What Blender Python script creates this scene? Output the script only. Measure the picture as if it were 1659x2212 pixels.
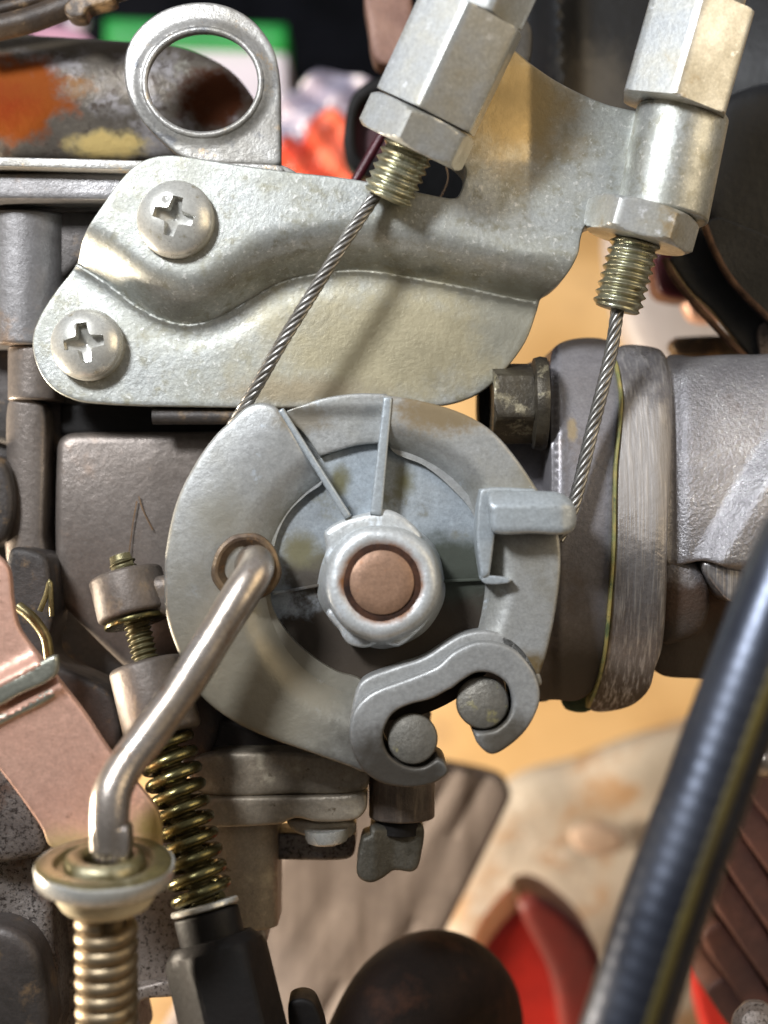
import bpy, math, random
import numpy as np
from mathutils import Vector, Matrix
from mathutils.geometry import delaunay_2d_cdt
random.seed(5); np.random.seed(5)
for o in list(bpy.data.objects): bpy.data.objects.remove(o, do_unlink=True)
SC = bpy.context.scene
COL = SC.collection
SC.unit_settings.scale_length = 0.06      # one unit is 60 mm of the real carburettor
R = math.radians
CD = 3.2                                   # camera distance to the pulley plane

# ------------------------------------------------------------------ camera
cam_d = bpy.data.cameras.new("camera"); cam = bpy.data.objects.new("camera", cam_d); COL.objects.link(cam)
cam.location = (0, -CD, 0); cam.rotation_euler = (R(90), 0, 0)
cam_d.sensor_fit = 'VERTICAL'; cam_d.sensor_height = 36; cam_d.sensor_width = 27
cam_d.lens = 36 * CD / 2.212
cam_d.clip_start = 0.05; cam_d.clip_end = 200
cam_d.dof.use_dof = True; cam_d.dof.focus_distance = CD + 0.10; cam_d.dof.aperture_fstop = 0.64
SC.camera = cam
# ------------------------------------------------------------------ world and lamps (workshop at night: cool lamp left, warm lamp right)
w = bpy.data.worlds.new("World"); SC.world = w; w.use_nodes = True
nt = w.node_tree; bg = nt.nodes["Background"]
tc = nt.nodes.new("ShaderNodeTexCoord"); sp = nt.nodes.new("ShaderNodeSeparateXYZ"); cr = nt.nodes.new("ShaderNodeValToRGB")
mp = nt.nodes.new("ShaderNodeMapRange"); mp.inputs[1].default_value = -1; mp.inputs[2].default_value = 1
nt.links.new(tc.outputs["Generated"], sp.inputs[0]); nt.links.new(sp.outputs[2], mp.inputs[0]); nt.links.new(mp.outputs[0], cr.inputs[0])
cr.color_ramp.elements[0].color = (.045, .036, .028, 1); cr.color_ramp.elements[1].color = (.62, .64, .70, 1); cr.color_ramp.elements[0].position = .38
e_ = cr.color_ramp.elements.new(.56); e_.color = (.36, .35, .34, 1)
nt.links.new(cr.outputs[0], bg.inputs[0]); bg.inputs[1].default_value = 0.52
def area(name, loc, to, size, power, col, sy=None):
    l = bpy.data.lights.new(name, 'AREA'); l.energy = power; l.color = col; l.size = size
    if sy: l.shape = 'RECTANGLE'; l.size_y = sy
    o = bpy.data.objects.new(name, l); COL.objects.link(o); o.location = loc
    o.rotation_euler = (Vector(to) - Vector(loc)).to_track_quat('-Z', 'Y').to_euler(); return o
area("key_lamp", (-2.3, -3.5, 2.7), (0, .1, .1), .85, 290, (.93, .96, 1.0))
area("warm_lamp", (3.5, -2.2, 1.3), (0, .1, 0), 2.6, 60, (1.0, .78, .48))
area("background_fill", (-2.9, .6, -.9), (1.3, 3.4, -1.5), .8, 340, (1.0, .86, .68))  # added fill with no visible source, brightens the background
SC.view_settings.view_transform = 'Standard'; SC.view_settings.look = 'None'
SC.view_settings.exposure = 0.25; SC.view_settings.gamma = 1.0
SC.cycles.max_bounces = 8; SC.cycles.use_denoising = True
SC.cycles.sample_clamp_indirect = 6

# ------------------------------------------------------------------ helpers
def P(px, py, d):
    s = (CD + d) / CD
    return Vector(((px - 829.5) / 1000 * s, d, (1106 - py) / 1000 * s))
def sc_at(d): return (CD + d) / CD
def lin(c):
    if isinstance(c, str): c = [int(c[i:i+2], 16) / 255 for i in (0, 2, 4)]
    return tuple(((x / 12.92) if x <= .04045 else ((x + .055) / 1.055) ** 2.4) for x in c) + (1,)
def thing(name, label, cat, at, group=None):
    o = bpy.data.objects.new(name, None); COL.objects.link(o); o.location = at; o.empty_display_size = .05
    o['label'] = label; o['category'] = cat
    if group: o['group'] = group
    return o
def tag(o, label, cat, group=None, kind=None):
    if kind: o['kind'] = kind
    if label: o['label'] = label
    if cat: o['category'] = cat
    if group: o['group'] = group
    return o
def wloc(o):
    v = Vector(o.location)
    while o.parent: o = o.parent; v += Vector(o.location)
    return v
def mk(name, verts, faces, mat, parent=None, ang=32, smooth=True):
    V = np.array([tuple(v) for v in verts], dtype=float)
    c = (V.min(0) + V.max(0)) / 2
    me = bpy.data.meshes.new(name); me.from_pydata((V - c).tolist(), [], faces)
    me.validate(); me.update()
    if smooth:
        me.polygons.foreach_set("use_smooth", [True] * len(me.polygons))
        me.set_sharp_from_angle(angle=R(ang))
    me.materials.append(mat)
    o = bpy.data.objects.new(name, me); COL.objects.link(o)
    o.location = Vector(c)
    if parent:
        o.parent = parent; o.location = Vector(c) - wloc(parent)
    return o
def bev(o, wd, seg=2):
    m = o.modifiers.new("bevel", 'BEVEL'); m.width = wd; m.segments = seg; m.limit_method = 'ANGLE'; m.angle_limit = R(30)
    return o
def smooth_pts(pts, step=8, closed=True):
    """Catmull-Rom through 2-D or 3-D points; a trailing 'c' marks a hard corner."""
    Q = [np.array([float(a) for a in p if a != 'c']) for p in pts]; C = [p[-1] == 'c' for p in pts]
    n = len(Q); out = []
    for i in range(n if closed else n - 1):
        p1, p2 = Q[i], Q[(i + 1) % n]
        p0 = Q[(i - 1) % n] if (closed or i > 0) else 2 * p1 - p2
        p3 = Q[(i + 2) % n] if (closed or i + 2 < n) else 2 * p2 - p1
        L = np.linalg.norm(p2 - p1)
        t1 = (p2 - p0) / max(1e-9, np.linalg.norm(p1 - p0) + L) * L
        t2 = (p3 - p1) / max(1e-9, np.linalg.norm(p3 - p2) + L) * L
        if C[i]: t1 = (p2 - p1)
        if C[(i + 1) % n]: t2 = (p2 - p1)
        m = max(1, int(round(L / step)))
        for k in range(m):
            u = k / m
            out.append((2*u**3-3*u**2+1)*p1 + (u**3-2*u**2+u)*t1 + (-2*u**3+3*u**2)*p2 + (u**3-u**2)*t2)
    if not closed: out.append(Q[-1])
    return np.array(out)
def inside(P2, poly):
    x, y = P2[:, 0], P2[:, 1]; r = np.zeros(len(P2), bool); n = len(poly); j = n - 1
    for i in range(n):
        xi, yi = poly[i]; xj, yj = poly[j]
        if yi != yj:
            c = ((yi > y) != (yj > y)) & (x < (xj - xi) * (y - yi) / (yj - yi) + xi); r ^= c
        j = i
    return r
def dist_poly(P2, poly):
    A = poly; B = np.roll(poly, -1, 0); best = np.full(len(P2), 1e9)
    for a, b in zip(A, B):
        ab = b - a; l = max(1e-12, ab @ ab)
        t = np.clip(((P2 - a) @ ab) / l, 0, 1)
        dd = P2 - a - t[:, None] * ab
        best = np.minimum(best, np.einsum('ij,ij->i', dd, dd))
    return np.sqrt(best)
def relief(name, outline, d, mat, parent=None, hf=None, thick=60, edge=6, grid=14, holes=(), smooth=True, step=None, ang=35, back=True, feat=(), persp=False):
    """A slab whose front follows outline at depth d (thick, edge and hf in thousandths of a unit), edge rounded."""
    step = step or max(4, grid * .7)
    loops = [smooth_pts(outline, step) if smooth else densify(outline, step)]
    for h in holes: loops.append(smooth_pts(h, step))
    x0, y0 = loops[0].min(0); x1, y1 = loops[0].max(0)
    gx, gy = np.meshgrid(np.arange(x0, x1, grid), np.arange(y0, y1, grid * .866))
    gx = gx + (np.arange(gx.shape[0]) % 2)[:, None] * grid * .5
    G = np.stack([gx.ravel(), gy.ravel()], 1)
    G += np.random.uniform(-.05, .05, G.shape) * grid
    rings = []
    if edge > 0:
        for lp in loops:
            tan = np.roll(lp, -1, 0) - np.roll(lp, 1, 0); nn = np.stack([-tan[:, 1], tan[:, 0]], 1)
            nn /= np.maximum(1e-9, np.linalg.norm(nn, axis=1))[:, None]
            for f in (.12, .45, 1.0):
                for s in (1, -1): rings.append((lp + nn * s * edge * f, edge * f))
    def ok(Q, mind):
        r = inside(Q, loops[0])
        for h in loops[1:]: r &= ~inside(Q, h)
        Q = Q[r]
        if not len(Q): return Q
        dd = np.min([dist_poly(Q, l) for l in loops], 0)
        return Q[dd > mind]
    pts = [ok(G, max(edge * 1.35, grid * .35))]
    for q, e in rings: pts.append(ok(q, e * .93))
    for q in feat: pts.append(ok(np.array(q), edge * 1.1))
    nb = sum(len(l) for l in loops)
    allp = np.concatenate(loops + pts)
    edges = []; k = 0
    for l in loops:
        m = len(l); edges += [(k + i, k + (i + 1) % m) for i in range(m)]; k += m
    V2, E2, F2, _, _, _ = delaunay_2d_cdt([Vector(p) for p in allp], edges, [], 0, 1e-4)
    V2 = np.array([tuple(v) for v in V2]); F = np.array([f for f in F2 if len(f) == 3])
    cen = V2[F].mean(1); keep = inside(cen, loops[0])
    for h in loops[1:]: keep &= ~inside(cen, h)
    F = F[keep]
    a = V2[F[:, 1]] - V2[F[:, 0]]; b = V2[F[:, 2]] - V2[F[:, 0]]
    ar = a[:, 0] * b[:, 1] - a[:, 1] * b[:, 0]
    F = F[np.abs(ar) > 1e-6]; ar = ar[np.abs(ar) > 1e-6]
    F[ar < 0] = F[ar < 0][:, ::-1]            # now all the same winding in pixel space (y down)
    H = hf(V2[:, 0], V2[:, 1]) if hf else np.zeros(len(V2))
    if edge > 0:
        dd = np.min([dist_poly(V2, l) for l in loops], 0); t = np.clip(dd, 0, edge)
        H = H - (edge - np.sqrt(np.maximum(0, edge**2 - (edge - t)**2)))
    s = sc_at(d)
    Y = d - H / 1000
    if persp: s = (CD + Y) / CD
    X = (V2[:, 0] - 829.5) / 1000 * s; Z = (1106 - V2[:, 1]) / 1000 * s
    n = len(V2)
    front = np.stack([X, Y, Z], 1)
    cnt = {}
    for f in F.tolist():
        for i in range(3):
            e = (f[i], f[(i + 1) % 3]); cnt[e] = 1
    bd = [e for e in cnt if (e[1], e[0]) not in cnt]
    Yb = np.full(n, d + thick / 1000)
    verts = front.tolist() + np.stack([X, Yb, Z], 1).tolist()
    faces = [tuple(f) for f in F.tolist()]
    faces += [(b_, a_, a_ + n, b_ + n) for a_, b_ in bd]
    if back: faces += [(f[2] + n, f[1] + n, f[0] + n) for f in F.tolist()]
    used = sorted({i for f in faces for i in f}); mp_ = {u: i for i, u in enumerate(used)}
    return mk(name, [verts[u] for u in used], [tuple(mp_[i] for i in f) for f in faces], mat, parent, ang)
def densify(pts, step):
    out = []
    n = len(pts)
    for i in range(n):
        a = np.array(pts[i][:2], float); b = np.array(pts[(i + 1) % n][:2], float)
        m = max(1, int(round(np.linalg.norm(b - a) / step)))
        out += [a + (b - a) * k / m for k in range(m)]
    return np.array(out)
def circ(cx, cy, r, n=40, ry=None, rot=0):
    ry = ry or r; o = []
    for i in range(n):
        a = 2 * math.pi * i / n; x, y = r * math.cos(a), ry * math.sin(a)
        o.append((cx + x * math.cos(rot) - y * math.sin(rot), cy + x * math.sin(rot) + y * math.cos(rot)))
    return o
def frame_of(ax):
    ax = ax.normalized(); u = Vector((0, -1, 0)); u = (u - ax * u.dot(ax))
    if u.length < 1e-3: u = Vector((0, 0, 1)) - ax * ax.z
    u.normalize(); return ax, u, ax.cross(u)
def rev(name, p0, p1, rf, mat, parent=None, ts=None, nphi=48, caps=True, ang=32, squash=1.0, rot=0):
    """Surface about the axis p0-p1: rf(t in units along axis, phi from the side facing the viewer) -> radius."""
    ax, u, v = frame_of(p1 - p0); L = (p1 - p0).length
    if ts is None: ts = np.linspace(0, L, 12)
    verts = []; faces = []
    for t in ts:
        for k in range(nphi):
            ph = 2 * math.pi * k / nphi; r = rf(t, ph + rot)
            verts.append(p0 + ax * float(t) + (u * math.cos(ph) * squash + v * math.sin(ph)) * r)
    m = len(ts)
    for i in range(m - 1):
        for k in range(nphi):
            a = i * nphi + k; b = i * nphi + (k + 1) % nphi
            faces.append((a, b, b + nphi, a + nphi))
    if caps:
        faces.append(tuple(reversed(range(nphi)))); faces.append(tuple((m - 1) * nphi + k for k in range(nphi)))
    return mk(name, verts, faces, mat, parent, ang)
def lathe(name, p0, p1, prof, mat, parent=None, nphi=48, caps=True, ang=32, squash=1.0, noise=0):
    """prof: list of (distance along axis, radius)."""
    ax, u, v = frame_of(p1 - p0); verts = []; faces = []
    rn = [random.random() * 6.28 for _ in range(4)]
    for t, r in prof:
        for k in range(nphi):
            ph = 2 * math.pi * k / nphi
            q = r * (1 + noise * (math.sin(3 * ph + rn[0] + t * 20) + .6 * math.sin(5 * ph + rn[1]) + .4 * math.sin(9 * ph + rn[2])))
            verts.append(p0 + ax * t + (u * math.cos(ph) * squash + v * math.sin(ph)) * q)
    m = len(prof)
    for i in range(m - 1):
        for k in range(nphi):
            a = i * nphi + k; b = i * nphi + (k + 1) % nphi
            faces.append((a, b, b + nphi, a + nphi))
    if caps:
        faces.append(tuple(reversed(range(nphi)))); faces.append(tuple((m - 1) * nphi + k for k in range(nphi)))
    return mk(name, verts, faces, mat, parent, ang)
def rprof(L, r, e, n=4, r0=None):
    """cylinder profile with rounded ends"""
    pr = []
    for i in range(n + 1):
        a = math.pi / 2 * i / n; pr.append((e - e * math.cos(a), r - e + e * math.sin(a)))
    for i in range(n + 1):
        a = math.pi / 2 * i / n; pr.append((L - e + e * math.sin(a), r - e + e * math.cos(a)))
    return pr
def hexr(ap, rnd=.06):
    """radius of a hexagon with apothem ap and slightly rounded corners"""
    def f(ph):
        a = (ph + math.pi / 6) % (math.pi / 3) - math.pi / 6
        return min(ap / math.cos(a), ap * (1.1547 - rnd * .6 - rnd * .0))
    return f
def hexpart(name, p0, p1, ap, mat, parent, rot=0, cham=.012, cr_=1.08, rnd=.04, hole=None):
    L = (p1 - p0).length; hf_ = hexr(ap, rnd)
    def rf(t, ph):
        e = min(t, L - t); lim = ap * cr_ + e * 1.7
        return min(hf_(ph), lim)
    ts = sorted(set([0, .003, .006, .01, .015, .02, .03, L/2, L-.03, L-.02, L-.015, L-.01, L-.006, L-.003, L])) if L > .07 else np.linspace(0, L, 14)
    return rev(name, p0, p1, rf, mat, parent, ts=ts, nphi=96, rot=rot, ang=24)
def thread(name, p0, p1, r, pitch, mat, parent, depth=.0085):
    L = (p1 - p0).length; n = max(8, int(L / pitch * 10))
    def rf(t, ph):
        f = (t / pitch - ph / (2 * math.pi)) % 1.0
        tri = abs(f * 2 - 1)                       # 0..1..0
        prof = min(1, max(0, (tri - .12) / .7)); q = r - depth * prof
        return min(q, r - depth * 1.1 + (L - t) * 1.2, )
    return rev(name, p0, p1, rf, mat, parent, ts=np.linspace(0, L, n), nphi=40, ang=180)
def frames(pts):
    pts = [Vector(p) for p in pts]; n = len(pts); T = []
    for i in range(n):
        a = pts[max(0, i - 1)]; b = pts[min(n - 1, i + 1)]; T.append((b - a).normalized())
    u = Vector((0, -1, 0)); u = (u - T[0] * u.dot(T[0]))
    if u.length < 1e-4: u = Vector((1, 0, 0))
    u.normalize(); out = []
    for t in T:
        u = (u - t * u.dot(t)).normalized(); out.append((t, u, t.cross(u)))
    return pts, out
def tube_geo(pts, rad, n=12, caps=True):
    pts, fr = frames(pts); V = []; F = []
    m = len(pts)
    for i, (p, (t, u, v)) in enumerate(zip(pts, fr)):
        r = rad(i / (m - 1)) if callable(rad) else rad
        for k in range(n):
            a = 2 * math.pi * k / n; V.append(p + (u * math.cos(a) + v * math.sin(a)) * r)
    for i in range(m - 1):
        for k in range(n):
            a = i * n + k; b = i * n + (k + 1) % n; F.append((a, b, b + n, a + n))
    if caps: F.append(tuple(reversed(range(n)))); F.append(tuple((m - 1) * n + k for k in range(n)))
    return V, F
def tube(name, pts, rad, mat, parent=None, n=16, caps=True):
    V, F = tube_geo(pts, rad, n, caps); return mk(name, V, F, mat, parent, 50)
def spline(pts, step=.01):
    return [Vector(p) for p in smooth_pts([tuple(p) for p in pts], step, closed=False)]
def merge(parts):
    V = []; F = []
    for v, f in parts:
        k = len(V); V += list(v); F += [tuple(i + k for i in q) for q in f]
    return V, F
def helix(p0, p1, r, turns, start=0, per=26, r1=None):
    ax, u, v = frame_of(p1 - p0); L = (p1 - p0).length; n = int(turns * per); o = []
    for i in range(n + 1):
        f = i / n; a = start + 2 * math.pi * turns * f; rr = r + ((r1 or r) - r) * f
        o.append(p0 + ax * L * f + (u * math.cos(a) + v * math.sin(a)) * rr)
    return o
def box(name, c, size, mat, parent=None, rot=None, b=.01):
    x, y, z = [s / 2 for s in size]; M_ = rot or Matrix.Identity(3)
    V = [Vector(c) + M_ @ Vector((sx * x, sy * y, sz * z)) for sx in (-1, 1) for sy in (-1, 1) for sz in (-1, 1)]
    F = [(0,1,3,2),(4,6,7,5),(0,4,5,1),(2,3,7,6),(0,2,6,4),(1,5,7,3)]
    o = mk(name, V, F, mat, parent, 40)
    if b: bev(o, b, 3)
    return o

# ------------------------------------------------------------------ materials
MATS = {}
def mat(name, c1, c2, metal=.5, rough=.45, scale=6, detail=8, bump=.15, bscale=60, c3=None, c3t=.62, c3s=30, c3w=.06,
        patches=(), grain=None, rvar=.12, emit=None, coat=0, fine=.10, bdist=.004, c4=None, c4t=.65, c4s=12, c4w=.08, spec=.5, trans=0, grit=None):
    if grit is None: grit = .13 if metal > 0 else 0
    m = bpy.data.materials.new(name); m.use_nodes = True; nt = m.node_tree; N = nt.nodes; Lk = nt.links
    b = N["Principled BSDF"]
    geo = N.new("ShaderNodeNewGeometry"); pos = geo.outputs["Position"]
    def noise(s, det=6, rgh=.6, vec=None, dist=0):
        n = N.new("ShaderNodeTexNoise"); n.inputs["Scale"].default_value = s; n.inputs["Detail"].default_value = det
        n.inputs["Roughness"].default_value = rgh; n.inputs["Distortion"].default_value = dist
        Lk.new(vec or pos, n.inputs["Vector"]); return n.outputs["Fac"]
    def mapr(v, a, c, lo=0., hi=1., smooth=True):
        r = N.new("ShaderNodeMapRange"); r.interpolation_type = 'SMOOTHSTEP' if smooth else 'LINEAR'
        Lk.new(v, r.inputs[0]); r.inputs[1].default_value = a; r.inputs[2].default_value = c
        r.inputs[3].default_value = lo; r.inputs[4].default_value = hi; return r.outputs[0]
    def mix(f, a, c, mode='MIX'):
        x = N.new("ShaderNodeMix"); x.data_type = 'RGBA'; x.blend_type = mode
        if isinstance(f, float): x.inputs[0].default_value = f
        else: Lk.new(f, x.inputs[0])
        for s, q in ((6, a), (7, c)):
            if isinstance(q, tuple): x.inputs[s].default_value = q
            else: Lk.new(q, x.inputs[s])
        return x.outputs[2]
    def mth(op, a, c=None):
        x = N.new("ShaderNodeMath"); x.operation = op
        for i, q in enumerate((a, c)):
            if q is None: continue
            if isinstance(q, (float, int)): x.inputs[i].default_value = q
            else: Lk.new(q, x.inputs[i])
        return x.outputs[0]
    n1 = noise(scale, detail, .62)
    col = mix(mapr(n1, .32, .68), lin(c1), lin(c2))
    if fine:
        f = noise(scale * 14, 4, .7)
        col = mix(1.0, col, mixgray(N, Lk, f, 1 - fine * 2, 1 + fine * .8), 'MULTIPLY')
    if grit:
        g2 = noise(150, 3, .75); col = mix(1.0, col, mixgray(N, Lk, g2, 1 - grit * 1.6, 1 + grit), 'MULTIPLY')
    if c4: col = mix(mapr(noise(c4s, 6, .65), c4t - c4w, c4t + c4w), col, lin(c4))
    if c3: col = mix(mapr(noise(c3s, 5, .7), c3t - c3w, c3t + c3w), col, lin(c3))
    if grain:  # (vector scale, colour)
        mpn = N.new("ShaderNodeMapping"); mpn.inputs["Scale"].default_value = grain[0]; Lk.new(pos, mpn.inputs[0])
        if len(grain) > 3: mpn.inputs["Rotation"].default_value = grain[3]
        g = noise(1, 3, .6, mpn.outputs[0]); gm = mapr(g, .45, .75)
    rsrc = mapr(n1, .2, .8, rough - rvar, rough + rvar); metsrc = None
    for (px, py, d, rad, c, asp, soft, nz, met) in patches:   # a colour patch at a place on the part: stain, polish, painted shade
        q = P(px, py, d)
        s_ = N.new("ShaderNodeVectorMath"); s_.operation = 'SUBTRACT'; Lk.new(pos, s_.inputs[0]); s_.inputs[1].default_value = q
        k = N.new("ShaderNodeVectorMath"); k.operation = 'MULTIPLY'; Lk.new(s_.outputs[0], k.inputs[0]); k.inputs[1].default_value = (1 / asp, .35, 1)
        ln = N.new("ShaderNodeVectorMath"); ln.operation = 'LENGTH'; Lk.new(k.outputs[0], ln.inputs[0])
        dsum = mth('ADD', ln.outputs["Value"], mth('MULTIPLY', mth('SUBTRACT', noise(abs(nz), 7, .65), .5), rad * (1.5 if nz > 0 else .45)))
        msk = mapr(dsum, rad * (1 + soft), rad * (1 - soft))
        col = mix(msk, col, lin(c))
        if met is not None:
            if metsrc is None:
                mv = N.new("ShaderNodeValue"); mv.outputs[0].default_value = metal; metsrc = mv.outputs[0]
            y = N.new("ShaderNodeMix"); Lk.new(msk, y.inputs[0]); Lk.new(metsrc, y.inputs[2]); y.inputs[3].default_value = met; metsrc = y.outputs[0]
            y = N.new("ShaderNodeMix"); Lk.new(msk, y.inputs[0]); Lk.new(rsrc, y.inputs[2]); y.inputs[3].default_value = .75; rsrc = y.outputs[0]
    if grain: col = mix(mth('MULTIPLY', gm, grain[2]), col, lin(grain[1]))
    Lk.new(col, b.inputs["Base Color"]); Lk.new(rsrc, b.inputs["Roughness"])
    if metsrc is not None: Lk.new(metsrc, b.inputs["Metallic"])
    else: b.inputs["Metallic"].default_value = metal
    b.inputs["Specular IOR Level"].default_value = spec
    if coat: b.inputs["Coat Weight"].default_value = coat; b.inputs["Coat Roughness"].default_value = .15
    if trans: b.inputs["Transmission Weight"].default_value = trans
    if emit: b.inputs["Emission Color"].default_value = lin(emit[0]); b.inputs["Emission Strength"].default_value = emit[1]
    if bump:
        bn = N.new("ShaderNodeBump"); bn.inputs["Strength"].default_value = bump; bn.inputs["Distance"].default_value = bdist
        h = mth('ADD', noise(bscale, 6, .65), mth('MULTIPLY', noise(bscale / 6, 4, .5), .45)); Lk.new(h, bn.inputs["Height"])
        if grain:
            h2 = mth('ADD', h, mth('MULTIPLY', g, 1.2)); Lk.new(h2, bn.inputs["Height"])
        Lk.new(bn.outputs[0], b.inputs["Normal"])
    MATS[name] = m; return m
def mixgray(N, Lk, f, lo, hi):
    r = N.new("ShaderNodeMapRange"); Lk.new(f, r.inputs[0]); r.inputs[1].default_value = .25; r.inputs[2].default_value = .75
    r.inputs[3].default_value = lo; r.inputs[4].default_value = hi
    c = N.new("ShaderNodeCombineColor"); [Lk.new(r.outputs[0], c.inputs[i]) for i in range(3)]; return c.outputs[0]

zinc = mat("zinc_plate", "bcbfbc", "a5a69e", .66, .45, 9, bump=.26, bscale=70, c3="cfcfca", c3t=.62, c3s=70, c4="918f80", c4t=.6, c4s=26, c4w=.12,
           patches=[(860, 740, .17, .14, "a79f85", 2.2, .5, 14, None), (1120, 700, .17, .1, "99978a", 1, .5, 20, None), (930, 585, .12, .010, "70726a", 3, .9, 60, None), (1110, 230, .12, .13, "a8936a", 1, .7, 12, None), (640, 845, .17, .03, "9a8f78", 5, .7, 30, None)])  # tan patch at upper right paints the left adjuster's cast shadow
zincs = mat("zinc_screw", "d4d4ce", "bcbab2", .5, .30, 10, bump=.12, bscale=60, c3="8d8468", c3t=.66, c3s=22)
zincn = mat("zinc_nut", "ccd0d2", "b4b2a8", .6, .36, 9, bump=.12, bscale=70, c3="e2e4e6", c3t=.66, c3s=30, c4="9f8d6d", c4t=.68, c4s=9)
zinct = mat("zinc_thread", "b5b59f", "8a8468", .75, .32, 14, bump=.2, bscale=90, c4="6b6148", c4t=.6, c4s=20)
cast = mat("pulley_casting", "b0b2b2", "9d9d98", .5, .46, 4, bump=.28, bscale=60, c3="b9c0c6", c3t=.66, c3s=20, c4="89867b", c4t=.6, c4s=5, c4w=.12,
           patches=[(960, 885, .0, .05, "7b6c52", 2.2, .5, 60, .1), (660, 905, .0, .03, "8a8478", 2, .5, 60, None), (1140, 1440, .0, .03, "7a6a4c", 1.5, .6, 40, None), (470, 1120, .0, .05, "97958c", 1, .8, 20, None), (480, 1480, 0, .26, "7f7a6c", 1.5, .8, 5, None), (880, 1640, 0, .12, "4e4b46", 1.2, .6, 20, None)])  # large lower left patch paints the lobe's dimmer light as darker colour
castrib = mat("pulley_rib", "b7c0c6", "a4aaad", .42, .4, 7, bump=.25, bscale=60)
webm = mat("pulley_web", "a9b2b9", "8f9497", .35, .5, 6, bump=.3, bscale=60, c4="7a7a70", c4t=.62, c4s=12,
           patches=[(830, 1480, .1, .240, "352c22", 1.9, .12, 8, .1), (700, 1240, .1, .05, "4a443c", 2, .3, 20, .15), (985, 1225, .1, .075, "3f433a", 1.5, .4, 12, .15), (650, 1190, .1, .035, "6f6a50", 1.2, .6, 20, None), (870, 1040, .1, .035, "6d6a4c", .6, .6, 20, None), (735, 1040, .1, .03, "6d6a50", .8, .6, 20, None)])  # narrow olive patches right of the ribs paint their cast shadows
hubm = mat("hub_metal", "d3d7d9", "bbbebd", .4, .42, 10, bump=.5, bscale=40, c3="d7dee4", c3t=.62, c3s=16,
           patches=[(825, 1258, -.06, .086, "83552e", 1.0, .14, -25, .1)])
shaftm = mat("shaft_end", "a5836b", "8a6c58", .45, .5, 16, bump=.2, bscale=80, c3="8a5c3c", c3t=.62, c3s=14)
rustm = mat("rust_ring", "4a2810", "24120a", .1, .85, 20, bump=.8, bscale=60)
rustb = mat("rusty_metal", "7d6a52", "55463a", .5, .45, 14, bump=.6, bscale=50, c3="a07c55", c3t=.6, c3s=20)
rodm = mat("rod_metal", "c9bfb6", "a3978a", .85, .30, 8, bump=.25, bscale=50, c4="8c6c50", c4t=.66, c4s=12)
nipm = mat("nipple_metal", "77736a", "5d5a53", .45, .5, 14, bump=.5, bscale=60, c3="8b8461", c3t=.62, c3s=22)
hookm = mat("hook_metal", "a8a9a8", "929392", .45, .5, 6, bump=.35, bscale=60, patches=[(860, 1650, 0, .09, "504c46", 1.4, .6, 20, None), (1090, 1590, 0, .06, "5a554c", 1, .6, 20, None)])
cablem = mat("steel_wire", "a19f9b", "75726d", .8, .38, 20, bump=.1, bscale=80)
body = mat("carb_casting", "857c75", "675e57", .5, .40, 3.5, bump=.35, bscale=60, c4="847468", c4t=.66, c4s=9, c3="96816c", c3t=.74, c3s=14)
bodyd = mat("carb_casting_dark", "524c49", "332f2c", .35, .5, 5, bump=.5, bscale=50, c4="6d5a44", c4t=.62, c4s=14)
bodyg = mat("carb_casting_grey", "8d8b8b", "6c6968", .5, .42, 4, bump=.35, bscale=60, c4="7e6a58", c4t=.64, c4s=7)
bowlm = mat("bowl_casting", "a29888", "877b6a", .4, .45, 5, bump=.5, bscale=50, c3="5d5140", c3t=.66, c3s=26, c4="b2a792", c4t=.6, c4s=10)
speck = mat("speckled_casting", "8f857d", "6e635c", .4, .5, 6, bump=.7, bscale=50, c3="3a312b", c3t=.57, c3s=110, c3w=.07, c4="a39a92", c4t=.62, c4s=9)
speckd = mat("speckled_casting_dark", "7c7570", "4f4743", .35, .5, 6, bump=.7, bscale=50, c3="2b2420", c3t=.55, c3s=120, c3w=.07, c4="5c4a40", c4t=.58, c4s=9)
manif = mat("manifold_casting", "b2b0b2", "8c8a8d", .7, .33, 5, bump=.7, bscale=120, bdist=.005, c3="e4e2e2", c3t=.66, c3s=110, c4="6b5f58", c4t=.66, c4s=6,
            patches=[(1500, 1330, .2, .10, "4d3a2e", 1.6, .4, 12, .3), (1400, 1450, .2, .14, "3f3833", 3, .5, 10, .3)])
manifp = mat("manifold_polished", "aaa7a8", "8b8788", .75, .33, 4, bump=.5, bscale=50, c4="6e6762", c4t=.66, c4s=6, grain=((130, 30, 3.5), "d2cecb", .75),
             patches=[(1390, 1000, .09, .16, "aeabaa", .62, .45, 26, .9), (1390, 1500, .3, .10, "5a5048", 3, .6, 8, .3)])
flangem = mat("flange_casting", "a09da0", "807d81", .5, .4, 3, bump=.4, bscale=60, c4="7a716c", c4t=.62, c4s=5, patches=[(1250, 1480, .3, .16, "4d4843", 1.2, .6, 6, .3), (1240, 920, .1, .03, "a9977a", .4, .4, 40, None)])
gaskm = mat("gasket", "a8955a", "6d7a4e", 0, .6, 14, bump=.4, bscale=60, c3="4e5a3c", c3t=.6, c3s=20)
boltm = mat("dull_bolt", "5a5448", "38332b", .5, .42, 10, bump=.6, bscale=50, c3="8c8570", c3t=.6, c3s=18)
pinkm = mat("coppery_plate", "dcb09c", "c69a87", .45, .42, 5, bump=.35, bscale=60, patches=[(330, 1790, -.12, .045, "a8945c", .8, .9, 20, .6), (130, 1840, -.12, .04, "a8946c", 2, .9, 20, .6)], c3="7a5848", c3t=.7, c3s=30, c4="c79f8d", c4t=.62, c4s=10)
ringm = mat("olive_plated_ring", "8a7f56", "6a6145", .65, .36, 8, bump=.35, bscale=50, c4="b0a98c", c4t=.62, c4s=9)
nylon = mat("nylon", "e3d8bc", "d2c4a0", 0, .5, 8, bump=.2, bscale=50, spec=.4)
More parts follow.
